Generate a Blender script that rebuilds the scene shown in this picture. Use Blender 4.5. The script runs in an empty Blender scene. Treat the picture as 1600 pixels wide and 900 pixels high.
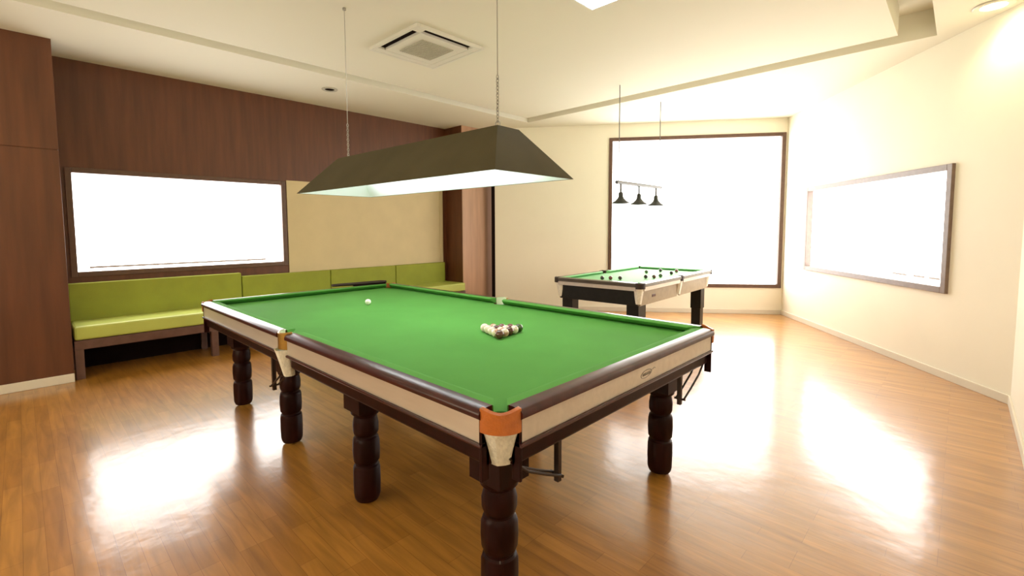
import bpy, bmesh, math, random
from mathutils import Vector, Matrix
random.seed(7)
S = bpy.context.scene
COL = S.collection
R = math.radians

# ------------------------------------------------------------------ camera, world, lights, exposure
cam_d = bpy.data.cameras.new('camera')
cam = bpy.data.objects.new('camera', cam_d); COL.objects.link(cam)
cam_d.sensor_fit = 'HORIZONTAL'; cam_d.sensor_width = 36.0
cam_d.lens = 16.5611; cam_d.shift_x = 0.0136875; cam_d.shift_y = -0.025
cam_d.clip_start = 0.02
_r, _u, _b = (0.712664671805515, 0.7014810026934297, -0.005785189759897319), (-0.04593240940612436, 0.054890664121536606, 0.997435325601838), (0.6999994852330148, -0.7105711912627172, 0.07133934973769489)
cam.matrix_world = Matrix(((_r[0], _u[0], _b[0], 2.773), (_r[1], _u[1], _b[1], -1.9617), (_r[2], _u[2], _b[2], 1.4843), (0, 0, 0, 1)))
S.camera = cam

W_ = bpy.data.worlds.new('world'); S.world = W_; W_.use_nodes = True
W_.node_tree.nodes['Background'].inputs[0].default_value = (1, 1, 1, 1)
W_.node_tree.nodes['Background'].inputs[1].default_value = 1.0

WIN_L, WIN_B, WIN_R = 7.4, 6.2, 7.2        # brightness of the sunlit blinds
TUBE = 17.0
REAR_W = 80.0
DOWN_W = 22.0
S.view_settings.view_transform = 'Standard'
S.view_settings.look = 'None'
S.view_settings.exposure = 0.1
S.view_settings.gamma = 1.0
S.view_settings.use_curve_mapping = False

# added fill light before the rear wall, behind the camera; no window there
ld = bpy.data.lights.new('rear_fill_light', 'AREA'); ld.shape = 'RECTANGLE'; ld.size = 4.4; ld.size_y = 1.6
ld.energy = REAR_W; ld.color = (1.0, 0.95, 0.86)
lo = bpy.data.objects.new('rear_fill_light', ld); COL.objects.link(lo)
lo.location = (-0.3, -4.15, 1.9); lo.rotation_euler = (R(-90), 0, 0)   # faces +y

# ------------------------------------------------------------------ materials
def lin(c):
    return tuple(((x / 255) / 12.92 if x / 255 <= 0.04045 else ((x / 255 + 0.055) / 1.055) ** 2.4) for x in c) + (1,)

def mat(name, col, rough=0.5, metal=0.0, spec=0.5, coat=0.0, coat_rough=0.1, noise=None, bump=0.0, bscale=60):
    m = bpy.data.materials.new(name); m.use_nodes = True
    nt = m.node_tree; b = nt.nodes['Principled BSDF']
    c = col if len(col) == 4 else tuple(col) + (1,)
    b.inputs['Base Color'].default_value = c
    b.inputs['Roughness'].default_value = rough; b.inputs['Metallic'].default_value = metal
    b.inputs['Specular IOR Level'].default_value = spec
    b.inputs['Coat Weight'].default_value = coat; b.inputs['Coat Roughness'].default_value = coat_rough
    tc = nt.nodes.new('ShaderNodeTexCoord')
    if noise:
        sc, amt = noise
        mp = nt.nodes.new('ShaderNodeMapping'); mp.inputs['Scale'].default_value = sc if isinstance(sc, tuple) else (sc,) * 3
        n = nt.nodes.new('ShaderNodeTexNoise'); n.inputs['Scale'].default_value = 1; n.inputs['Detail'].default_value = 4
        r = nt.nodes.new('ShaderNodeMapRange'); r.inputs[1].default_value = 0.3; r.inputs[2].default_value = 0.7
        r.inputs[3].default_value = 1 - amt; r.inputs[4].default_value = 1 + amt
        mx = nt.nodes.new('ShaderNodeVectorMath'); mx.operation = 'SCALE'; mx.inputs[0].default_value = c[:3]
        nt.links.new(tc.outputs['Object'], mp.inputs[0]); nt.links.new(mp.outputs[0], n.inputs[0])
        nt.links.new(n.outputs[0], r.inputs[0]); nt.links.new(r.outputs[0], mx.inputs['Scale'])
        nt.links.new(mx.outputs[0], b.inputs['Base Color'])
    if bump:
        n2 = nt.nodes.new('ShaderNodeTexNoise'); n2.inputs['Scale'].default_value = bscale; n2.inputs['Detail'].default_value = 3
        bp = nt.nodes.new('ShaderNodeBump'); bp.inputs['Strength'].default_value = bump; bp.inputs['Distance'].default_value = 0.01
        nt.links.new(tc.outputs['Object'], n2.inputs[0]); nt.links.new(n2.outputs[0], bp.inputs['Height'])
        nt.links.new(bp.outputs[0], b.inputs['Normal'])
    return m

def emit(name, col, st):
    m = bpy.data.materials.new(name); m.use_nodes = True
    b = m.node_tree.nodes['Principled BSDF']
    b.inputs['Base Color'].default_value = (0.8, 0.8, 0.8, 1)
    b.inputs['Emission Color'].default_value = tuple(col) + (1,)
    b.inputs['Emission Strength'].default_value = st
    return m

def floor_mat():
    m = bpy.data.materials.new('laminate_floor'); m.use_nodes = True
    nt = m.node_tree; b = nt.nodes['Principled BSDF']; L = nt.links.new
    tc = nt.nodes.new('ShaderNodeTexCoord')
    br = nt.nodes.new('ShaderNodeTexBrick')
    br.inputs['Scale'].default_value = 1.0; br.inputs['Brick Width'].default_value = 0.46; br.inputs['Row Height'].default_value = 0.078
    br.inputs['Mortar Size'].default_value = 0.0012; br.inputs['Mortar Smooth'].default_value = 0.3
    br.offset = 0.37; br.offset_frequency = 3
    br.inputs['Color1'].default_value = (0.46, 0.205, 0.034, 1); br.inputs['Color2'].default_value = (0.37, 0.155, 0.022, 1)
    br.inputs['Mortar'].default_value = (0.29, 0.115, 0.017, 1); br.inputs['Bias'].default_value = -0.1
    L(tc.outputs['Object'], br.inputs[0])
    mp = nt.nodes.new('ShaderNodeMapping'); mp.inputs['Scale'].default_value = (1.6, 16, 1)
    n = nt.nodes.new('ShaderNodeTexNoise'); n.inputs['Scale'].default_value = 1.5; n.inputs['Detail'].default_value = 6; n.inputs['Distortion'].default_value = 0.6
    L(tc.outputs['Object'], mp.inputs[0]); L(mp.outputs[0], n.inputs[0])
    r = nt.nodes.new('ShaderNodeMapRange'); r.inputs[1].default_value = 0.3; r.inputs[2].default_value = 0.7; r.inputs[3].default_value = 0.78; r.inputs[4].default_value = 1.2
    L(n.outputs[0], r.inputs[0])
    mx = nt.nodes.new('ShaderNodeVectorMath'); mx.operation = 'SCALE'
    L(br.outputs['Color'], mx.inputs[0]); L(r.outputs[0], mx.inputs['Scale']); L(mx.outputs[0], b.inputs['Base Color'])
    b.inputs['Roughness'].default_value = 0.45; b.inputs['Specular IOR Level'].default_value = 0.25
    b.inputs['Coat Weight'].default_value = 1.0; b.inputs['Coat Roughness'].default_value = 0.19; b.inputs['Coat IOR'].default_value = 1.62
    n3 = nt.nodes.new('ShaderNodeTexNoise'); n3.inputs['Scale'].default_value = 5; n3.inputs['Detail'].default_value = 3
    bp = nt.nodes.new('ShaderNodeBump'); bp.inputs['Strength'].default_value = 0.12; bp.inputs['Distance'].default_value = 0.02
    L(tc.outputs['Object'], n3.inputs[0]); L(n3.outputs[0], bp.inputs['Height'])
    L(bp.outputs[0], b.inputs['Normal']); L(bp.outputs[0], b.inputs['Coat Normal'])
    return m

M = dict(
    floor=floor_mat(),
    wall=mat('cream_wall_paint', (0.90, 0.85, 0.70), 0.6, noise=(2.0, 0.015)),
    ceil=mat('ceiling_paint', (0.79, 0.75, 0.62), 0.8, noise=(1.0, 0.01)),
    panel=mat('brown_wall_panel', (0.115, 0.038, 0.014), 0.42, noise=((14, 14, 1.2), 0.22)),
    panel_lit=mat('lit_brown_panel', (0.45, 0.26, 0.16), 0.42, noise=((14, 14, 1.2), 0.12)),  # the brown panel again, window light put into its colour
    cream=mat('cream_wall_board', (0.62, 0.51, 0.29), 0.6, noise=(3.0, 0.04)),
    skirt=mat('white_skirting', (0.75, 0.68, 0.55), 0.5, noise=(4.0, 0.02)),
    frame=mat('window_frame_brown', (0.11, 0.055, 0.032), 0.4, noise=((20, 20, 20), 0.12)),
    frame2=mat('window_frame_taupe', (0.20, 0.14, 0.11), 0.35, noise=((20, 20, 20), 0.1)),
    dark=mat('dark_parts_and_shade', (0.012, 0.006, 0.005), 0.9, spec=0.05, noise=(8.0, 0.1)),
    green=mat('bench_green_fabric', (0.27, 0.30, 0.028), 0.75, noise=(5.0, 0.07), bump=0.15, bscale=220),
    green_seat=mat('bench_seat_vinyl', (0.45, 0.50, 0.10), 0.45, noise=(5.0, 0.05)),
    bwood=mat('bench_wood', (0.12, 0.06, 0.045), 0.35, noise=((3, 14, 14), 0.15)),
    cloth=mat('baize', (0.098, 0.33, 0.060), 0.85, spec=0.2, noise=(3.0, 0.05), bump=0.12, bscale=500),
    mahog=mat('mahogany', (0.05, 0.007, 0.006), 0.3, spec=0.3, coat=0.25, coat_rough=0.12, noise=((5, 18, 18), 0.3)),
    leg=mat('mahogany_leg', (0.019, 0.0032, 0.0028), 0.4, spec=0.12, coat=0.05, coat_rough=0.12, noise=((18, 18, 5), 0.3)),
    band=mat('pale_side_panel', (0.68, 0.61, 0.54), 0.3, metal=0.45, noise=((4, 30, 30), 0.05)),
    mark=mat('mark_grey', (0.24, 0.21, 0.19), 0.4, noise=(60.0, 0.1)),
    leather=mat('orange_leather', (0.50, 0.135, 0.02), 0.4, coat=0.3, noise=(25.0, 0.15), bump=0.2, bscale=120),
    lining=mat('pale_lining', (0.70, 0.78, 0.55), 0.6, noise=(30.0, 0.05)),
    net=mat('cream_net', (0.86, 0.82, 0.70), 0.8, noise=((90, 90, 60), 0.12), bump=0.6, bscale=160),
    brass=mat('brass', (0.50, 0.30, 0.08), 0.3, metal=0.9, noise=(20.0, 0.1)),
    steel=mat('steel', (0.42, 0.40, 0.36), 0.35, metal=0.6, noise=(20.0, 0.05)),
    iron=mat('black_iron', (0.03, 0.016, 0.012), 0.4, metal=0.3, noise=(20.0, 0.1)),
    shade=mat('olive_metal_shade', (0.085, 0.070, 0.038), 0.75, spec=0.15, metal=0.0, noise=(3.0, 0.1)),
    white=mat('white_enamel', (0.86, 0.88, 0.88), 0.5, noise=(3.0, 0.01)),
    acw=mat('ac_plastic', (0.74, 0.71, 0.62), 0.5, noise=(3.0, 0.01)),
    acg=mat('ac_grille', (0.50, 0.47, 0.38), 0.6, noise=(60.0, 0.1)),
    black2=mat('black_table_wood', (0.010, 0.009, 0.007), 0.4, spec=0.25, coat=0.1, noise=((6, 18, 18), 0.2)),
    lit_apron2=mat('window_lit_apron', (0.30, 0.23, 0.145), 0.35, noise=((18, 6, 18), 0.1)),  # long aprons: window reflection painted in as beige
    cloth2=mat('pale_baize', (0.20, 0.52, 0.20), 0.6, noise=(4.0, 0.05)),
    rail2=mat('dark_rail_wood', (0.06, 0.045, 0.03), 0.25, coat=0.5, noise=((18, 6, 18), 0.2)),
    lamp_dark=mat('dark_lamp_metal', (0.035, 0.04, 0.035), 0.4, noise=(10.0, 0.1)),
    bar_grey=mat('grey_bar', (0.16, 0.16, 0.16), 0.4, metal=0.4, noise=(10.0, 0.05)),
    blind_bar=mat('blind_bottom_bar', (0.55, 0.50, 0.48), 0.5, noise=(10.0, 0.05)),
    tube=emit('lamp_tube_light', (0.92, 0.97, 1.0), TUBE),
    bl_l=emit('sunlit_blind_left', (1, 0.99, 0.97), WIN_L),
    bl_b=emit('sunlit_blind_back', (1, 0.985, 0.96), WIN_B),
    bl_r=emit('sunlit_blind_right', (1, 0.985, 0.96), WIN_R),
    down=emit('downlight_lens', (1.0, 0.94, 0.66), 22.0),
    bulb=emit('pendant_bulb_glass', (1.0, 0.95, 0.85), 1.0),
)

# ------------------------------------------------------------------ mesh helpers
def obj(name, bm, m, parent=None, smooth=False, bevel=0, sharp=35, loc=None):
    bmesh.ops.recalc_face_normals(bm, faces=bm.faces)
    me = bpy.data.meshes.new(name); bm.to_mesh(me); bm.free()
    for mm in (m if isinstance(m, (list, tuple)) else [m]):
        me.materials.append(M[mm] if isinstance(mm, str) else mm)
    if smooth:
        me.shade_smooth()
        try: me.set_sharp_from_angle(angle=R(sharp))
        except Exception: pass
    o = bpy.data.objects.new(name, me); COL.objects.link(o)
    if parent is not None: o.parent = parent
    if loc: o.location = loc
    if bevel:
        b = o.modifiers.new('bevel', 'BEVEL'); b.width = bevel; b.segments = 2; b.limit_method = 'ANGLE'; b.angle_limit = R(30)
    return o

def empty(name, loc=(0, 0, 0), rz=0):
    o = bpy.data.objects.new(name, None); COL.objects.link(o); o.empty_display_size = 0.1
    o.location = loc; o.rotation_euler = (0, 0, rz); return o

def tag(o, label=None, cat=None, group=None, kind=None):
    if label: o['label'] = label
    if cat: o['category'] = cat
    if group: o['group'] = group
    if kind: o['kind'] = kind
    return o

def struct(o, label=None):
    o['kind'] = 'structure'
    if label: o['label'] = label; o['category'] = 'room'
    return o

def BM(): return bmesh.new()

def box(bm, a, b, mi=0, mat4=None):
    vs = []
    for x in (a[0], b[0]):
        for y in (a[1], b[1]):
            for z in (a[2], b[2]):
                v = Vector((x, y, z))
                if mat4 is not None: v = mat4 @ v
                vs.append(bm.verts.new(v))
    for f in ((0, 1, 3, 2), (4, 6, 7, 5), (0, 4, 5, 1), (2, 3, 7, 6), (0, 2, 6, 4), (1, 5, 7, 3)):
        fc = bm.faces.new([vs[i] for i in f]); fc.material_index = mi
    return bm

def tubep(bm, pts, r, seg=8, closed=False):
    pts = [Vector(p) for p in pts]; n = len(pts); rings = []
    up = Vector((0, 0, 1)); prev = None
    for i, p in enumerate(pts):
        if closed: t = pts[(i + 1) % n] - pts[i - 1]
        else: t = pts[min(i + 1, n - 1)] - pts[max(i - 1, 0)]
        t.normalize()
        if prev is None:
            a = up if abs(t.z) < 0.9 else Vector((1, 0, 0))
            s = t.cross(a).normalized()
        else:
            s = (prev - t * prev.dot(t)).normalized()
        prev = s; q = t.cross(s)
        rr = r[i] if isinstance(r, (list, tuple)) else r
        rings.append([bm.verts.new(p + s * rr * math.cos(2 * math.pi * k / seg) + q * rr * math.sin(2 * math.pi * k / seg)) for k in range(seg)])
    m = n if closed else n - 1
    for i in range(m):
        A, B = rings[i], rings[(i + 1) % n]
        for k in range(seg):
            bm.faces.new((A[k], A[(k + 1) % seg], B[(k + 1) % seg], B[k]))
    if not closed:
        bm.faces.new(rings[0][::-1]); bm.faces.new(rings[-1])
    return bm

def lathe(bm, prof, seg=24, c=(0, 0, 0), cap=True, mod=None):
    rings = []
    for (r, z) in prof:
        ring = []
        for k in range(seg):
            a = 2 * math.pi * k / seg
            rr = r * (mod(a, z) if mod else 1)
            ring.append(bm.verts.new((c[0] + rr * math.cos(a), c[1] + rr * math.sin(a), c[2] + z)))
        rings.append(ring)
    for A, B in zip(rings, rings[1:]):
        for k in range(seg):
            bm.faces.new((A[k], A[(k + 1) % seg], B[(k + 1) % seg], B[k]))
    if cap:
        bm.faces.new(rings[0][::-1]); bm.faces.new(rings[-1])
    return bm

def prism(bm, prof, P0, P1, inward, sk0=0.0, sk1=0.0):
    """profile (d, z) swept from P0 to P1; d measured along inward; ends slanted by sk*d"""
    P0 = Vector((P0[0], P0[1], 0)); P1 = Vector((P1[0], P1[1], 0)); t = (P1 - P0).normalized(); n = Vector((inward[0], inward[1], 0))
    A = [bm.verts.new(P0 + n * d + t * sk0 * d + Vector((0, 0, z))) for d, z in prof]
    B = [bm.verts.new(P1 + n * d - t * sk1 * d + Vector((0, 0, z))) for d, z in prof]
    k = len(prof)
    for i in range(k):
        bm.faces.new((A[i], A[(i + 1) % k], B[(i + 1) % k], B[i]))
    bm.faces.new(A[::-1]); bm.faces.new(B)
    return bm

def poly_slab(bm, pts, z0, z1):
    lo_ = [bm.verts.new((x, y, z0)) for x, y in pts]; hi = [bm.verts.new((x, y, z1)) for x, y in pts]
    k = len(pts)
    bm.faces.new(lo_[::-1]); bm.faces.new(hi)
    for i in range(k): bm.faces.new((lo_[i], lo_[(i + 1) % k], hi[(i + 1) % k], hi[i]))
    return bm

def wall_frame(A, B, out):
    """matrix: local x along A->B, local y outward (thickness), z up"""
    A = Vector((A[0], A[1], 0)); B = Vector((B[0], B[1], 0)); t = (B - A).normalized(); n = Vector((out[0], out[1], 0)).normalized()
    n = (n - t * n.dot(t)).normalized()
    m = Matrix((( t.x, n.x, 0, A.x), (t.y, n.y, 0, A.y), (0, 0, 1, 0), (0, 0, 0, 1)))
    return m, (B - A).length

# ------------------------------------------------------------------ structure
Z = 3.289
XL, XC = -4.0, -3.42          # left wall, face of the left brown pier
CN = (0.63, 7.09)             # far corner
BK = (-2.71, 4.66)            # corner where the far wall starts
RC = (3.12, 3.74)             # right corner

bm = BM(); box(bm, (-5, -4.6, -0.1), (4, 8.2, 0)); struct(obj('floor', bm, 'floor'))

# ceiling: soffit around a slot (x -2.61..2.51, y ..4.25) with a flush middle panel
ox0, ox1, oy0, oy1 = -2.61, 2.515, -3.9, 4.25
ix0, ix1, iy0, iy1 = -2.40, 2.25, -3.65, 3.99
bm = BM(); T = 0.36
box(bm, (-5, -4.6, Z), (ox0, 8.2, Z + T)); box(bm, (ox1, -4.6, Z), (4, 8.2, Z + T))
box(bm, (ox0, oy1, Z), (ox1, 8.2, Z + T)); box(bm, (ox0, -4.6, Z), (ox1, oy0, Z + T))
box(bm, (ox0, oy0, Z + 0.26), (ox1, oy1, Z + T))
box(bm, (ix0, iy0, Z), (ix1, iy1, Z + 0.26))
struct(obj('ceiling', bm, 'ceil'))

def wall(name, A, B, out, m, holes=(), t=0.22, z0=0.0, z1=Z, parent=None):
    mw, L = wall_frame(A, B, out); bm = BM()
    s = 0.0
    for (s0, s1, a, b) in sorted(holes):
        box(bm, (s, 0, z0), (s0, t, z1), mat4=mw)
        box(bm, (s0, 0, z0), (s1, t, a), mat4=mw); box(bm, (s0, 0, b), (s1, t, z1), mat4=mw)
        s = s1
    box(bm, (s, 0, z0), (L, t, z1), mat4=mw)
    return struct(obj(name, bm, m, parent)), mw, L

def window(name, mw, s0, s1, a, b, fr, blind, fw=0.055, proud=0.02, bar=0.03, depth=0.05, mullions=()):
    w = empty(name, mw @ Vector(((s0 + s1) / 2, 0, a))); struct(w)
    inv = w.matrix_basis.inverted() @ mw
    bm = BM()
    box(bm, (s0 - 0.001, -proud, a), (s0 + fw, 0.12, b), mat4=inv); box(bm, (s1 - fw, -proud, a), (s1 + 0.001, 0.12, b), mat4=inv)
    box(bm, (s0 + fw, -proud, a), (s1 - fw, 0.12, a + fw), mat4=inv); box(bm, (s0 + fw, -proud, b - fw), (s1 - fw, 0.12, b), mat4=inv)
    obj('window_frame', bm, fr, w, bevel=0.004)
    bm = BM(); box(bm, (s0 + fw, depth, a + fw), (s1 - fw, depth + 0.004, b - fw), mat4=inv)
    obj('roller_blind', bm, blind, w)
    if bar:
        bm = BM(); box(bm, (s0 + fw + 0.10, depth - 0.014, a + fw + bar), (s1 - fw - 0.22, depth - 0.002, a + fw + bar + 0.022), mat4=inv)
        obj('blind_bar', bm, 'blind_bar', w)
    return w

# left wall (x = -4), brown boards above, window, cream board to its right
_, mwL, LL = wall('wall_left', (XL, -2.4), (XL, 3.56), (-1, 0), 'panel', holes=[(2.4 - 1.59, 2.4 + 0.68, 0.99, 2.16)])
window('window_1', mwL, 2.4 - 1.59, 2.4 + 0.68, 0.99, 2.16, 'frame', 'bl_l')
bm = BM(); box(bm, (XL, 0.70, 0.40), (XL + 0.012, 3.40, 2.175)); struct(obj('trim_1', bm, 'cream', bevel=0.002))
bm = BM(); box(bm, (XL, 3.40, 0.40), (XL + 0.02, 3.47, 2.175)); struct(obj('trim_2', bm, 'cream', bevel=0.002))

# left pier beside the camera side of the alcove
bm = BM(); box(bm, (XL - 0.2, -4.5, 0), (XC, -1.65, 2.255)); box(bm, (XL - 0.2, -4.5, 2.262), (XC, -1.65, Z)); box(bm, (XL - 0.2, -4.5, 2.255), (XC - 0.006, -1.656, 2.262))
for yy in (-2.09, -2.75, -3.4): pass
struct(obj('wall_left_pier', bm, 'panel', bevel=0.002))
bm = BM(); box(bm, (XC, -4.4, 0), (XC + 0.016, -1.65, 0.085)); struct(obj('baseboard_left', bm, 'skirt', bevel=0.004))

# right pier of the alcove, its front face coloured lighter for window light and the dark edge
bm = BM(); box(bm, (XL - 0.2, 3.56, 0), (-3.555, 4.75, Z)); struct(obj('wall_alcove_pier', bm, 'panel', bevel=0.002))
bm = BM(); box(bm, (-3.555, 3.562, 0), (-3.54, 4.70, Z)); struct(obj('pier_lit_face', bm, 'panel_lit', bevel=0.002))
wall('wall_far_left', (-3.35, 4.18), BK, (-1, 1), 'wall', t=0.12)
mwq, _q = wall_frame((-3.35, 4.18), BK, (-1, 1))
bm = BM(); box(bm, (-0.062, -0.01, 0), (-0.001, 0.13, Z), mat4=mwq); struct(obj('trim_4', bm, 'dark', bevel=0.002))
bm = BM(); box(bm, (XL + 0.001, -1.648, 0.0), (XL + 0.010, 3.558, 0.41)); struct(obj('under_bench_shade', bm, 'dark'))  # dark sheet painting the shade below the bench seat
# far wall with the tall window
dv = Vector((CN[0] - BK[0], CN[1] - BK[1])); dl = dv.length; du = dv / dl
def sB(x, y): return (Vector((x, y)) - Vector(BK)).dot(du)
s0, s1 = sB(-1.716, 5.392), sB(0.60, 7.087)
_, mwB, LB = wall('wall_far', BK, CN, (-1, 1), 'wall', holes=[(s0, s1, 0.45, 3.055)])
window('window_2', mwB, s0, s1, 0.45, 3.055, 'frame', 'bl_b', fw=0.06, bar=0)
# right slanted wall
dR = Vector((RC[0] - CN[0], RC[1] - CN[1])); dR.normalize()
def sR(x, y): return (Vector((x, y)) - Vector(CN)).dot(dR)
s0, s1 = sR(1.064, 6.504), sR(2.70, 4.31)
_, mwR, LR = wall('wall_right_slanted', CN, RC, (1, 1), 'wall', holes=[(s0, s1, 0.83, 2.08)])
w3 = window('window_3', mwR, s0, s1, 0.83, 2.08, 'frame2', 'bl_r', fw=0.062, proud=0.03, bar=0)
bm = BM(); inv = w3.matrix_basis.inverted() @ mwR
for (a, b) in ((s1 - 0.30, s1 - 0.16), (s1 - 0.52, s1 - 0.36), (s1 - 0.85, s1 - 0.62)):
    box(bm, (a, 0.036, 0.945), (b, 0.048, 0.965), mat4=inv)
obj('blind_bar', bm, 'blind_bar', w3)
wall('wall_right', (3.12, -4.4), RC, (1, 0), 'wall')
wall('wall_rear', (XC, -4.3), (3.12, -4.3), (0, -1), 'wall')
def skirting(name, A, B, out):
    mw, L = wall_frame(A, B, out); bm = BM(); box(bm, (0, -0.014, 0), (L, 0, 0.075), mat4=mw); struct(obj(name, bm, 'skirt', bevel=0.003))
skirting('baseboard_far', BK, CN, (-1, 1)); skirting('baseboard_right_slanted', CN, RC, (1, 1)); skirting('baseboard_right', (3.12, -4.3), RC, (1, 0))
skirting('baseboard_far_left', (-3.35, 4.18), BK, (-1, 1))

# ------------------------------------------------------------------ billiard tables
def quarter(sx, sy, L, W):
    return Vector((sx * L / 2, sy * W / 2, 0))

def rail_runs(L, W, cg, mg):
    """(P0, P1, inward, end0 is corner, end1 is corner)"""
    hx, hy = L / 2, W / 2
    return [((-hx + cg, -hy), (-mg, -hy), (0, 1), 1, 0), ((mg, -hy), (hx - cg, -hy), (0, 1), 0, 1),
            ((-hx + cg, hy), (-mg, hy), (0, -1), 1, 0), ((mg, hy), (hx - cg, hy), (0, -1), 0, 1),
            ((-hx, -hy + cg), (-hx, hy - cg), (1, 0), 1, 1), ((hx, -hy + cg), (hx, hy - cg), (-1, 0), 1, 1)]

def bed(L, W, inset, cr, mr, z0, z1):
    """slab outline with the pocket openings cut out of it"""
    hx, hy = L / 2 - inset, W / 2 - inset; pts = []
    def arc(cx, cy, r, a0, a1, n=8):
        for k in range(n + 1):
            a = a0 + (a1 - a0) * k / n; pts.append((cx + r * math.cos(a), cy + r * math.sin(a)))
    P = math.pi
    arc(hx, -hy, cr, P, P / 2); arc(hx, hy, cr, -P / 2, -P)
    arc(0, hy + 0.02, mr, -0.35, -P + 0.35); arc(-hx, hy, cr, 0, -P / 2)
    arc(-hx, -hy, cr, P / 2, 0); arc(0, -hy - 0.02, mr, P - 0.35, 0.35)
    bm = BM(); poly_slab(bm, pts, z0, z1); return bm

def strip_arc(bm, c, r, a0, a1, z0, z1, th, n=10, dip=0.0):
    rows = []
    for k in range(n + 1):
        f = k / n; a = a0 + (a1 - a0) * f; ca, sa = math.cos(a), math.sin(a)
        zt = z1 - dip * math.sin(math.pi * f) ** 2
        rows.append([bm.verts.new((c[0] + rr * ca, c[1] + rr * sa, zz)) for rr, zz in ((r, z0), (r, zt), (r + th, zt - 0.004), (r + th, z0))])
    for A, B in zip(rows, rows[1:]):
        for i in range(4): bm.faces.new((A[i], A[(i + 1) % 4], B[(i + 1) % 4], B[i]))
    bm.faces.new(rows[0][::-1]); bm.faces.new(rows[-1])

# ---- the large snooker table
L1, W1 = 3.52, 1.85
t1 = empty('snooker_table')
tag(t1, 'large full-size snooker table with green cloth, pale side panels and eight turned dark legs', 'snooker table')
bd = bed(L1, W1, 0.052, 0.075, 0.07, 0.815, 0.85)
obj('playing_surface', bd, 'cloth', t1)
bm = BM(); box(bm, (-L1 / 2 + 0.14, -W1 / 2 + 0.14, 0.70), (L1 / 2 - 0.14, W1 / 2 - 0.14, 0.814)); obj('under_frame', bm, 'leg', t1)
CG, MG = 0.088, 0.062
for (P0, P1, n, c0, c1) in rail_runs(L1, W1, CG, MG):
    bm = BM()
    prism(bm, [(-0.006, 0.856), (-0.014, 0.861), (-0.015, 0.874), (-0.010, 0.884), (0.002, 0.890), (0.030, 0.893), (0.049, 0.893), (0.049, 0.857), (0.0, 0.856)], P0, P1, n)
    rl = obj('rail', bm, 'mahog', t1, smooth=True, sharp=40)
    bm = BM()
    k0, k1 = (1.0 if c0 else 0.45), (1.0 if c1 else 0.45)
    sh0, sh1 = (-0.055 if c0 else -0.035), (-0.055 if c1 else -0.035)
    t = (Vector(P1) - Vector(P0)).normalized()
    Q0 = Vector(P0) + t * sh0; Q1 = Vector(P1) - t * sh1
    prism(bm, [(0.0495, 0.8925), (0.080, 0.893), (0.100, 0.890), (0.105, 0.886), (0.088, 0.872), (0.058, 0.8505), (0.0495, 0.8505)], Q0, Q1, n, k0, k1)
    obj('cushion', bm, 'cloth', rl, smooth=True, sharp=50)
    bm = BM(); prism(bm, [(0.0, 0.772), (0.0, 0.855), (0.03, 0.855), (0.03, 0.772)], P0, P1, n)
    sp = obj('side_panel', bm, 'band', t1, bevel=0.002)
    bm = BM(); prism(bm, [(-0.009, 0.760), (-0.011, 0.766), (-0.009, 0.772), (0.03, 0.772), (0.03, 0.760)], P0, P1, n)
    obj('moulding', bm, 'mahog', sp)
    bm = BM(); prism(bm, [(0.024, 0.690), (0.018, 0.70), (0.018, 0.7595), (0.06, 0.7595), (0.06, 0.690)], P0, P1, n)
    obj('apron', bm, 'leg', t1, bevel=0.003)
    if n == (-1, 0) and P0[0] > 0:
        bm = BM()
        # faint illegible oval mark and script strokes on the pale panel facing the camera
        X = L1 / 2 + 0.0006
        pts = [(X, 0.040 + 0.050 * math.cos(a) + 0.010 * math.sin(a), 0.812 + 0.017 * math.sin(a)) for a in [2 * math.pi * k / 20 for k in range(20)]]
        tubep(bm, pts, 0.0016, 4, closed=True)
        for k in range(6):
            y = 0.006 + k * 0.013
            tubep(bm, [(X, y, 0.805), (X, y + 0.004, 0.818), (X, y + 0.008, 0.806)], 0.0016, 4)
        tubep(bm, [(X, 0.10, 0.82), (X, 0.115, 0.826), (X, 0.13, 0.821)], 0.0016, 4)
        obj('worn_mark', bm, 'mark', sp)

def turned_leg(sx, sy):
    bm = BM()
    flute = lambda a, z: 1 + 0.03 * math.cos(8 * a)
    prof = [(0.045, 0.012), (0.060, 0.016), (0.067, 0.03), (0.071, 0.05), (0.073, 0.12), (0.072, 0.19), (0.068, 0.207), (0.060, 0.214), (0.059, 0.220),
            (0.064, 0.227), (0.070, 0.24), (0.073, 0.29), (0.071, 0.345), (0.066, 0.362), (0.058, 0.370), (0.057, 0.376),
            (0.063, 0.384), (0.068, 0.40), (0.069, 0.44), (0.064, 0.468), (0.060, 0.482), (0.066, 0.490), (0.076, 0.50), (0.080, 0.525)]
    lathe(bm, prof, 32, mod=lambda a, z: flute(a, z) if (0.03 < z < 0.20 or 0.23 < z < 0.36 or 0.39 < z < 0.46) else 1)
    w = 0.082
    box(bm, (-w, -w, 0.52), (w, w, 0.70))
    return bm

leg_mesh = None
for sx in (-1, -1 / 3, 1 / 3, 1):
    for sy in (-1, 1):
        p = (sx * 1.525, sy * 0.695, 0)
        if leg_mesh is None:
            lg = obj('leg', turned_leg(1, 1), 'leg', t1, smooth=True, sharp=30, loc=p); leg_mesh = lg.data
            bm = BM(); lathe(bm, [(0.03, 0.0), (0.042, 0.003), (0.042, 0.012), (0.02, 0.014)], 16)
            ft = obj('levelling_foot', bm, 'brass', lg, smooth=True); foot_mesh = ft.data
        else:
            lg = bpy.data.objects.new('leg', leg_mesh); COL.objects.link(lg); lg.parent = t1; lg.location = p
            ft = bpy.data.objects.new('levelling_foot', foot_mesh); COL.objects.link(ft); ft.parent = lg

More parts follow.
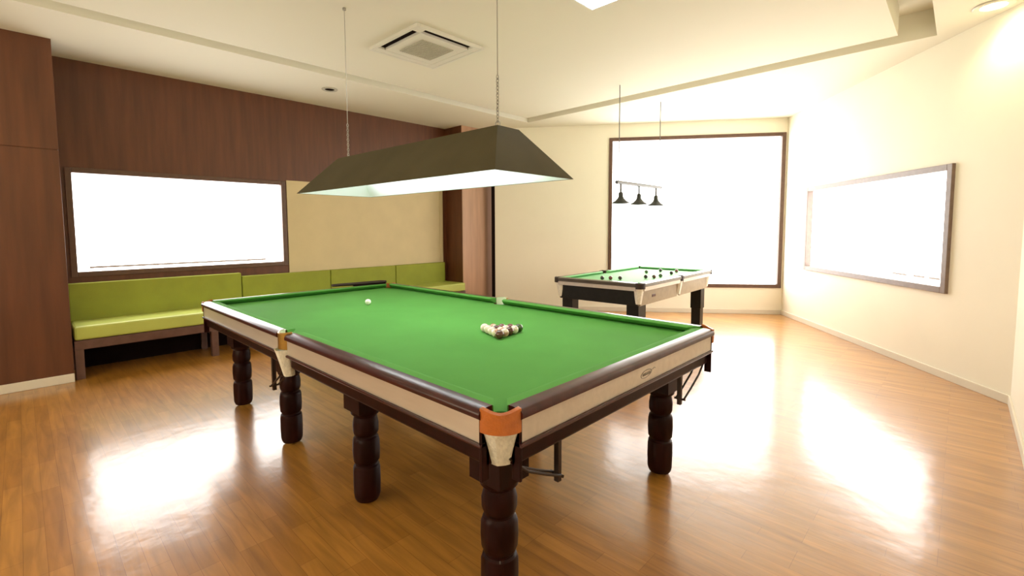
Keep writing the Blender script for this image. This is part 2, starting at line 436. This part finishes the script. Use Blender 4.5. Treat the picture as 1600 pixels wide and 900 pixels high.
def net_bag(bm, c, dirv, r0, r1, z0, z1):
    n = 18; rings = []
    for k in range(7):
        f = k / 6; r = r0 + (r1 - r0) * f ** 0.8; z = z0 + (z1 - z0) * f
        cx, cy = c[0] - dirv[0] * 0.02 * f, c[1] - dirv[1] * 0.02 * f
        rings.append([bm.verts.new((cx + r * (1 + 0.04 * math.cos(6 * a)) * math.cos(a), cy + r * (1 + 0.04 * math.cos(6 * a)) * math.sin(a), z)) for a in [2 * math.pi * i / n for i in range(n)]])
    for A, B in zip(rings, rings[1:]):
        for i in range(n): bm.faces.new((A[i], A[(i + 1) % n], B[(i + 1) % n], B[i]))
    bm.faces.new(rings[-1])

def ball_return(parent, start, d, side):
    """two steel runners sloping from the pocket to a hanging post; d = run direction"""
    d = Vector(d); s = Vector(side); st = Vector(start)
    bm = BM()
    for o in (-0.022, 0.022):
        p = [st + s * o + Vector((0, 0, 0.05)), st + s * o + d * 0.03 + Vector((0, 0, 0.02)), st + s * o + d * 0.09 + Vector((0, 0, -0.03)), st + s * o + d * 0.2 + Vector((0, 0, -0.085)), st + s * o + d * 0.29 + Vector((0, 0, -0.125))]
        tubep(bm, p, 0.0055, 8)
    e = st + d * 0.29 + Vector((0, 0, -0.125))
    tubep(bm, [e - s * 0.03, e + s * 0.03], 0.006, 8)
    br = obj('ball_runner', bm, 'iron', parent, smooth=True)
    bm = BM(); q = st + d * 0.295
    box(bm, (q.x - 0.011, q.y - 0.011, e.z - 0.03), (q.x + 0.011, q.y + 0.011, 0.70))
    obj('hanging_post', bm, 'iron', br, bevel=0.002)

P = math.pi
for sx in (-1, 1):
    for sy in (-1, 1):
        c = (sx * (L1 / 2 - 0.085), sy * (W1 / 2 - 0.085))
        am = math.atan2(sy, sx); bm = BM()
        strip_arc(bm, c, 0.078, am - 0.86, am + 0.86, 0.815, 0.899, 0.013, 12, 0.012)
        pl = obj('pocket_leather', bm, 'leather', t1, smooth=True, sharp=40); pl['label'] = 'orange-brown leather corner pocket'
        bm = BM(); net_bag(bm, (c[0] + sx * 0.012, c[1] + sy * 0.012), (sx * .7, sy * .7), 0.071, 0.042, 0.816, 0.688); obj('pocket_net', bm, 'net', pl, smooth=True)
        bm = BM()
        box(bm, (sx * (L1 / 2 - CG), sy * (W1 / 2 - 0.035), 0.640), (sx * (L1 / 2 - CG - 0.012), sy * (W1 / 2 + 0.002), 0.855))
        box(bm, (sx * (L1 / 2 - 0.035), sy * (W1 / 2 - CG), 0.640), (sx * (L1 / 2 + 0.002), sy * (W1 / 2 - CG - 0.012), 0.855))
        obj('corner_plate', bm, 'leg', t1, bevel=0.002)
        ball_return(t1, (sx * (L1 / 2 - 0.06), sy * (W1 / 2 - 0.08), 0.665), (0, -sy, 0), (1, 0, 0))
for sy in (-1, 1):
    c = (0, sy * (W1 / 2 - 0.045)); am = sy * P / 2; bm = BM()
    strip_arc(bm, c, 0.058, am - 1.35, am + 1.35, 0.800, 0.901, 0.010, 12, 0.006)
    pl = obj('pocket_leather', bm, 'brass', t1, smooth=True, sharp=40); pl['label'] = 'brown and brass middle pocket'
    bm = BM(); strip_arc(bm, c, 0.054, am - 1.45, am + 1.45, 0.82, 0.898, 0.003, 12, 0.0); obj('pocket_lining', bm, 'lining', pl, smooth=True)
    bm = BM(); net_bag(bm, (c[0], c[1] + sy * 0.034), (0, sy), 0.057, 0.030, 0.798, 0.635); obj('pocket_net', bm, 'net', pl, smooth=True)
    ball_return(t1, (-0.02, sy * (W1 / 2 - 0.03), 0.645), (-0.75, 0, 0), (0, 1, 0))

# ---- the small table in the far part of the room
L2, W2 = 2.34, 1.19          # built with its long side on x, then turned
t2 = empty('pool_table', (-0.38, 4.0, 0), R(90) + 0.042)
tag(t2, 'small pool table with pale green cloth and dark legs before the tall far window', 'pool table')
obj('playing_surface', bed(L2, W2, 0.05, 0.05, 0.055, 0.79, 0.83), 'cloth2', t2)
bm = BM(); box(bm, (-L2 / 2 + 0.10, -W2 / 2 + 0.10, 0.66), (L2 / 2 - 0.10, W2 / 2 - 0.10, 0.789)); obj('under_frame', bm, 'black2', t2)
for (P0, P1, n, c0, c1) in rail_runs(L2, W2, 0.07, 0.05):
    bm = BM(); prism(bm, [(0.0, 0.818), (-0.012, 0.826), (-0.010, 0.858), (0.01, 0.866), (0.062, 0.866), (0.062, 0.831), (0.0, 0.818)][:-1], P0, P1, n)
    rl = obj('rail', bm, 'rail2', t2, smooth=True, sharp=40)
    t = (Vector(P1) - Vector(P0)).normalized()
    bm = BM(); prism(bm, [(0.0625, 0.865), (0.09, 0.862), (0.10, 0.856), (0.088, 0.842), (0.0625, 0.8305)], Vector(P0) - t * 0.04, Vector(P1) + t * 0.04, n, 0.9, 0.9)
    obj('cushion', bm, 'cloth2', rl, smooth=True, sharp=50)
    bm = BM(); prism(bm, [(0.0, 0.775), (0.0, 0.8175), (0.03, 0.8175), (0.03, 0.775)], P0, P1, n); obj('side_panel', bm, 'band', t2)
    lng = n[0] == 0
    bm = BM(); prism(bm, [(0.045, 0.60), (0.045, 0.7745), (0.07, 0.7745), (0.07, 0.60)], P0, P1, n); obj('apron', bm, 'lit_apron2' if (lng and n[1] == 1 or lng) else 'black2', t2, bevel=0.003)
for sx in (-1, 1):
    for sy in (-1, 1):
        bm = BM(); x, y = sx * (L2 / 2 - 0.16), sy * (W2 / 2 - 0.15)
        box(bm, (x - 0.075, y - 0.075, 0.30), (x + 0.075, y + 0.075, 0.66)); box(bm, (x - 0.065, y - 0.065, 0.03), (x + 0.065, y + 0.065, 0.30)); box(bm, (x - 0.05, y - 0.05, 0), (x + 0.05, y + 0.05, 0.03))
        obj('leg', bm, 'black2', t2, bevel=0.006)
        c = (sx * (L2 / 2 - 0.06), sy * (W2 / 2 - 0.06)); am = math.atan2(sy, sx)
        bm = BM(); strip_arc(bm, c, 0.062, am - 0.9, am + 0.9, 0.80, 0.87, 0.011, 10, 0.005); pl = obj('pocket_leather', bm, 'iron', t2, smooth=True)
        bm = BM(); net_bag(bm, c, (sx * .7, sy * .7), 0.056, 0.034, 0.805, 0.62); obj('pocket_net', bm, 'net', pl, smooth=True)
for sy in (-1, 1):
    c = (0, sy * (W2 / 2 - 0.035))
    bm = BM(); strip_arc(bm, c, 0.046, sy * P / 2 - 1.35, sy * P / 2 + 1.35, 0.80, 0.87, 0.009, 10, 0.004); pl = obj('pocket_leather', bm, 'iron', t2, smooth=True)
    bm = BM(); net_bag(bm, c, (0, sy), 0.044, 0.030, 0.805, 0.62); obj('pocket_net', bm, 'net', pl, smooth=True)

bm = BM(); box(bm, (-0.80, -W2 / 2 + 0.040, 0.672), (-0.70, -W2 / 2 + 0.0455, 0.705)); obj('dark_plate', bm, 'mahog', t2, bevel=0.003)

# ------------------------------------------------------------------ balls
def ball_material(name, base, stripe=None):
    m = bpy.data.materials.new(name); m.use_nodes = True; nt = m.node_tree; b = nt.nodes['Principled BSDF']
    b.inputs['Roughness'].default_value = 0.12; b.inputs['Coat Weight'].default_value = 0.6; b.inputs['Coat Roughness'].default_value = 0.05
    tc = nt.nodes.new('ShaderNodeTexCoord'); sx_ = nt.nodes.new('ShaderNodeSeparateXYZ'); nt.links.new(tc.outputs['Object'], sx_.inputs[0])
    ab = nt.nodes.new('ShaderNodeMath'); ab.operation = 'ABSOLUTE'; nt.links.new(sx_.outputs['Z'], ab.inputs[0])
    gt = nt.nodes.new('ShaderNodeMath'); gt.operation = 'GREATER_THAN'; gt.inputs[1].default_value = 0.014; nt.links.new(ab.outputs[0], gt.inputs[0])
    mx = nt.nodes.new('ShaderNodeMix'); mx.data_type = 'RGBA'
    mx.inputs['A'].default_value = tuple(base) + (1,); mx.inputs['B'].default_value = tuple(stripe or base) + (1,)
    nt.links.new(gt.outputs[0], mx.inputs[0]); nt.links.new(mx.outputs['Result'], b.inputs['Base Color'])
    return m
BR = 0.0262
ball_meshes = {}
def ball(key, base, stripe, x, y, z, label, group, rot=(0, 0, 0), r=BR, name='billiard_ball'):
    k = (key, r)
    if k not in ball_meshes:
        bm = BM(); bmesh.ops.create_uvsphere(bm, u_segments=24, v_segments=16, radius=r)
        o = obj(name, bm, ball_material('ball_' + key, base, stripe), smooth=True, sharp=180); ball_meshes[k] = o.data
    else:
        o = bpy.data.objects.new(name, ball_meshes[k]); COL.objects.link(o)
    o.location = (x, y, z + r); o.rotation_euler = rot
    tag(o, label, 'ball', group); return o

WHT = (0.85, 0.80, 0.68)
ball('white', (0.82, 0.86, 0.76), None, -0.775, 0.075, 0.85, 'single white cue ball lying alone near the far end of the large table', None, r=0.0249, name='cue_ball')
rack_cols = [('tan', (0.55, 0.32, 0.20)), ('cream', WHT), ('pink', (0.62, 0.36, 0.28)), ('brown', (0.10, 0.03, 0.02)), ('yellow', (0.72, 0.55, 0.20)),
             ('dark', (0.03, 0.02, 0.02)), ('maroon', (0.16, 0.03, 0.03)), ('olive', (0.05, 0.10, 0.03))]
layout = [['cream'], ['cream', 'tan'], ['cream', 'brown', 'maroon'], ['tan', 'pink', 'yellow', 'maroon'], ['brown', 'pink', 'brown', 'cream', 'olive']]
cold = dict(rack_cols)
ordn = ['first', 'second', 'third', 'fourth', 'fifth']
a0 = math.atan2(0.067 - 0.028, 0.905 - 0.692)          # racking direction, apex towards -x
ux, uy = math.cos(a0), math.sin(a0)
AX, AY = 0.700, 0.022
for row, cs in enumerate(layout):
    for k, key in enumerate(cs):
        f = row * BR * math.sqrt(3) * 1.004; s = (k - row / 2) * 2 * BR * 1.004
        x = AX + ux * f - uy * s; y = AY + uy * f + ux * s
        if row == 0: lab = 'cream ball at the lone apex of the racked triangle, pointing to the far end'
        else:
            where = {1: ('left', 'right'), 2: ('left', 'middle', 'right'), 3: ('left', 'centre left', 'centre right', 'right'), 4: ('left', 'left inner', 'middle', 'right inner', 'right')}[row][k]
            lab = '%s ball, %s, %s row from apex of racked triangle' % (key if key not in ('tan', 'dark') else {'tan': 'tan brown', 'dark': 'dark'}[key], where, ordn[row])
        ball(key, cold[key], WHT if key in ('pink', 'yellow', 'tan') else None, x, y, 0.85, lab, 'balls racked in a triangle on the large table', (random.random() * 3, random.random() * 3, random.random() * 3))
small = [(-0.457, 3.199, 'dark', 'leftmost of three in a line near the short end'), (-0.379, 3.268, 'maroon', 'middle of three in a line near the short end'), (-0.289, 3.348, 'dark', 'rightmost of three in a line near the short end'),
         (-0.123, 3.701, 'dark', 'nearest the long right rail, beside the near corner'), (-0.45, 4.359, 'olive', 'far behind the one beside the near corner'), (-0.043, 3.771, 'brown', 'next along the right rail from the near corner'),
         (-0.05, 3.97, 'olive', 'third along the right rail from the near corner'), (-0.391, 4.68, 'dark', 'middle of the far half of the cloth'), (-0.101, 4.408, 'dark', 'in the far half, close to the right rail'), (-0.172, 4.733, 'maroon', 'furthest along the right rail')]
for x, y, key, w in small:
    ball(key, cold[key], None, x, y, 0.83, (key + ' ball on the small table, ') + w, 'balls spread over the small pool table', r=0.0249)

# brush lying on the far short rail
A_, B_ = Vector((-1.765, 0.24, 0.914)), Vector((-1.70, 0.83, 0.914))
br = empty('table_brush', (A_ + B_) / 2, math.atan2(B_.y - A_.y, B_.x - A_.x))
tag(br, 'long dark table brush lying on the far short rail of the large table', 'brush')
hl = (B_ - A_).length / 2
bm = BM(); tubep(bm, [(-hl, 0, 0.004), (-hl * 0.6, 0, 0.004), (-hl * 0.2, 0, 0.002), (hl * 0.8, 0, 0.002), (hl, 0, 0.0)], [0.014, 0.016, 0.017, 0.019, 0.016], 10)
obj('brush_back', bm, 'iron', br, smooth=True)
bm = BM(); box(bm, (-hl * 0.25, -0.018, -0.0195), (hl * 0.96, 0.018, -0.004)); obj('bristles', bm, 'dark', br)

# ------------------------------------------------------------------ pendant lamp over the large table
HL, HW, TL, TW, ZR, ZT = 1.10, 0.345, 0.885, 0.092, 1.777, 2.062
lamp = empty('billiard_lamp', (0.01, 0.01, ZR), 0.03)
tag(lamp, 'long olive-grey hipped metal lamp shade hung on two chains above the large table', 'pendant lamp')
def frustum(bm, hl_, hw_, tl_, tw_, z0, z1, top=True):
    lo_ = [bm.verts.new((sx * hl_, sy * hw_, z0)) for sx, sy in ((-1, -1), (1, -1), (1, 1), (-1, 1))]
    hi = [bm.verts.new((sx * tl_, sy * tw_, z1)) for sx, sy in ((-1, -1), (1, -1), (1, 1), (-1, 1))]
    for i in range(4): bm.faces.new((lo_[i], lo_[(i + 1) % 4], hi[(i + 1) % 4], hi[i]))
    if top: bm.faces.new(hi)
    return lo_, hi
H_ = ZT - ZR
bm = BM(); a, _ = frustum(bm, HL, HW, TL, TW, 0.0, H_); b, _ = frustum(bm, HL - 0.012, HW - 0.012, TL - 0.006, TW - 0.006, 0.0, H_ - 0.01)
for i in range(4): bm.faces.new((a[i], a[(i + 1) % 4], b[(i + 1) % 4], b[i]))
obj('lamp_shade', bm, 'shade', lamp)
bm = BM(); frustum(bm, HL - 0.014, HW - 0.014, TL - 0.01, TW - 0.01, 0.001, H_ - 0.014)
obj('reflector', bm, 'white', lamp)
for x in (-0.49, 0.49):
    for y in (-0.10, 0.10):
        bm = BM(); tubep(bm, [(x - 0.44, y, 0.10), (x + 0.44, y, 0.10)], 0.016, 10); obj('fluorescent_tube', bm, 'tube', lamp, smooth=True)
        for e in (-1, 1):
            bm = BM(); box(bm, (x + e * 0.45 - 0.01, y - 0.02, 0.085), (x + e * 0.45 + 0.01, y + 0.02, 0.14)); obj('tube_holder', bm, 'white', lamp)
def hanger(x, y, ztop, parent):
    bm = BM(); zc = H_
    # ring on the shade, twisted chain, then a straight cable
    tubep(bm, [(x + 0.018 * math.cos(a), y, zc + 0.020 + 0.020 * math.sin(a)) for a in [2 * P * k / 12 for k in range(12)]], 0.003, 6, closed=True)
    z = zc + 0.045; k = 0
    while z < zc + 0.30:
        ax = (1, 0) if k % 2 else (0, 1)
        tubep(bm, [(x + ax[0] * 0.008 * math.cos(a), y + ax[1] * 0.008 * math.cos(a), z + 0.014 * math.sin(a)) for a in [2 * P * j / 8 for j in range(8)]], 0.0028, 5, closed=True)
        z += 0.020; k += 1
    tubep(bm, [(x, y, z - 0.01), (x, y, ztop - ZR - 0.003)], 0.0032, 6)
    tubep(bm, [(x, y, ztop - ZR - 0.02), (x, y, ztop - ZR - 0.003)], 0.014, 10)
    obj('chain', bm, 'steel', parent, smooth=True)
hanger(-0.915, 0.02, Z, lamp); hanger(0.83, -0.03, Z, lamp)

# ------------------------------------------------------------------ three-shade pendant over the pool table
lz = 2.068
pl2 = empty('three_shade_pendant', (-0.40, 4.04, lz), 0)
tag(pl2, 'thin bar pendant with three small dark cone shades above the small pool table', 'pendant lamp')
bm = BM(); tubep(bm, [(0, -0.62, 0), (0, 0.62, 0)], 0.024, 8); obj('bar', bm, 'bar_grey', pl2, smooth=True)
for yy in (-0.565, 0.565):
    bm = BM(); tubep(bm, [(0, yy, 0), (0, yy, Z - lz - 0.003)], 0.0055, 6); obj('rod', bm, 'bar_grey', pl2, smooth=True)
for yy in (-0.51, -0.03, 0.47):
    bm = BM(); tubep(bm, [(0, yy, -0.012), (0, yy, -0.13)], 0.012, 6); st = obj('stem', bm, 'bar_grey', pl2, smooth=True)
    bm = BM(); lathe(bm, [(0.02, -0.12), (0.028, -0.135), (0.03, -0.175), (0.042, -0.20), (0.075, -0.235), (0.108, -0.252), (0.112, -0.266), (0.106, -0.266), (0.07, -0.24), (0.03, -0.205)], 28, c=(0, yy, 0), cap=False)
    sh = obj('lamp_shade', bm, 'lamp_dark', pl2, smooth=True, sharp=60)
    bm = BM(); bmesh.ops.create_uvsphere(bm, u_segments=14, v_segments=10, radius=0.028, matrix=Matrix.Translation((0, yy, -0.232))); obj('bulb', bm, 'bulb', sh, smooth=True)

# ------------------------------------------------------------------ upholstered bench in the alcove
bx0, bx1 = XL + 0.014, -3.45
y0, y1 = -1.635, 3.54
bench = empty('upholstered_bench', (XL, (y0 + y1) / 2, 0)); bo = bench.location
tag(bench, 'long green upholstered bench with padded back built into the alcove below the left window', 'bench')
def off(p): return tuple(Vector(p) - bo)
cuts = [y0, 0.05, 1.265, 2.4, 3.45]
for i in range(4):
    bm = BM(); box(bm, off((bx0, cuts[i] + 0.004, 0.46)), off((bx0 + 0.085, cuts[i + 1] - 0.004, 0.93 if i == 0 else 0.885)))
    obj('back_cushion', bm, 'green', bench, bevel=0.012)
cuts = [y0, 1.265, 3.54]
for i in range(2):
    bm = BM(); box(bm, off((bx0, cuts[i] + 0.003, 0.395)), off((bx1, cuts[i + 1] - 0.003, 0.535)))
    obj('seat_cushion', bm, 'green_seat', bench, bevel=0.022)
bm = BM(); box(bm, off((bx1 - 0.05, y0, 0.30)), off((bx1 - 0.006, y1, 0.392))); box(bm, off((bx0, y0, 0.36)), off((bx1 - 0.05, y1, 0.392))); obj('seat_frame', bm, 'bwood', bench, bevel=0.003)
for yy in (y0 + 0.035, -0.40, 0.90, 2.15, y1 - 0.04):
    bm = BM(); box(bm, off((bx1 - 0.085, yy - 0.035, 0)), off((bx1 - 0.008, yy + 0.035, 0.30))); box(bm, off((bx0, yy - 0.03, 0)), off((bx0 + 0.05, yy + 0.03, 0.36)))
    box(bm, off((bx0 + 0.05, yy - 0.02, 0.25)), off((bx1 - 0.085, yy + 0.02, 0.30)))
    obj('leg', bm, 'bwood', bench, bevel=0.003)

# ------------------------------------------------------------------ ceiling fittings
ac = empty('ceiling_air_conditioner', (-1.11, 0.985, Z)); tag(ac, 'square white cassette air conditioner in the ceiling with dark slots along its edges', 'air conditioner')
h = 0.405
bm = BM()
i0, i1 = 0.290, 0.372
box(bm, (-i0, -i0, -0.030), (i0, i0, 0)); 
for a, b in (((-h, -h), (h, -i1)), ((-h, i1), (h, h)), ((-h, -i1), (-i1, i1)), ((i1, -i1), (h, i1))): box(bm, (a[0], a[1], -0.030), (b[0], b[1], 0))
for sx in (-1, 1):
    for sy in (-1, 1): box(bm, (min(sx * i0, sx * i1), min(sy * i0, sy * i1), -0.030), (max(sx * i0, sx * i1), max(sy * i0, sy * i1), 0))
obj('casing', bm, 'acw', ac, bevel=0.004)
bm = BM(); box(bm, (-0.19, -0.19, -0.036), (0.19, 0.19, -0.031))
for k in range(-8, 9): box(bm, (-0.19, k * 0.0225 - 0.003, -0.040), (0.19, k * 0.0225 + 0.003, -0.036))
obj('grille', bm, 'acg', ac)
for k in range(4):
    rot = Matrix.Rotation(k * P / 2, 4, 'Z')
    bm = BM(); box(bm, (-i0, -i1 + 0.001, -0.006), (i0, -i0 - 0.001, -0.001), mat4=rot); sl = obj('vent_slot', bm, 'dark', ac)
    if k in (0, 1): continue
    bm = BM()
    # flap hinged at the inner edge, hanging a little
    near = k in (0, 1)
    v = [rot @ Vector(q) for q in ((-i0, -i0 - 0.004, -0.029), (i0, -i0 - 0.004, -0.029), (i0, -i0 - 0.016 if near else -i1 + 0.006, -0.010 if near else -0.029), (-i0, -i0 - 0.016 if near else -i1 + 0.006, -0.010 if near else -0.029))]
    lo_ = [bm.verts.new(q) for q in v]; hi = [bm.verts.new(q + Vector((0, 0, 0.004))) for q in v]
    bm.faces.new(lo_); bm.faces.new(hi[::-1])
    for i in range(4): bm.faces.new((lo_[i], lo_[(i + 1) % 4], hi[(i + 1) % 4], hi[i]))
    obj('flap', bm, 'acw', sl)

def downlight(x, y, lit, label, group=None):
    o = empty('ceiling_downlight', (x, y, Z)); o.scale = (1.3, 1.3, 1.3) if lit else (1, 1, 1); tag(o, label, 'ceiling light', group)
    bm = BM(); lathe(bm, [(0.060, -0.001), (0.095, -0.001), (0.100, -0.006), (0.094, -0.012), (0.064, -0.010), (0.060, -0.001)], 28, cap=False); obj('trim_ring', bm, 'acw' if lit else 'acg', o, smooth=True)
    bm = BM(); lathe(bm, [(0.001, -0.0035), (0.061, -0.0035), (0.061, -0.0015), (0.001, -0.0015)], 24); obj('lens', bm, 'down' if lit else 'dark', o)
    if lit:
        l = bpy.data.lights.new('downlight_glow', 'SPOT'); l.energy = DOWN_W; l.spot_size = R(150); l.spot_blend = 0.8; l.shadow_soft_size = 0.06; l.color = (1.0, 0.86, 0.56)
        lo2 = bpy.data.objects.new('downlight_glow', l); COL.objects.link(lo2); lo2.parent = o; lo2.location = (0, 0, -0.03)
    return o
downlight(2.87, 3.75, True, 'lit round downlight in the ceiling corner above the slanted right wall')
downlight(-3.12, 0.95, False, 'small unlit downlight in the ceiling soffit above the brown left wall')
downlight(2.87, 0.9, True, 'added unseen fill downlight in the right soffit nearer the camera')  # this and the next two are out of view, added to brighten the room
downlight(2.87, -1.9, True, 'added unseen fill downlight in the right soffit beside the camera')
downlight(-3.0, -2.9, True, 'added unseen fill downlight in front of the left brown pier')

lf = empty('ceiling_tube_light', (0.70, 1.27, Z)); tag(lf, 'white lit ceiling fitting whose corner shows at the top edge above the table', 'ceiling light')
bm = BM(); box(bm, (-0.15, -0.55, -0.05), (0.15, 0.12, -0.012)); box(bm, (-0.10, -0.50, -0.012), (0.10, 0.08, 0)); obj('housing', bm, 'white', lf, bevel=0.006)
bm = BM(); box(bm, (-0.125, -0.525, -0.055), (0.125, 0.095, -0.0505)); obj('diffuser', bm, 'tube', lf)
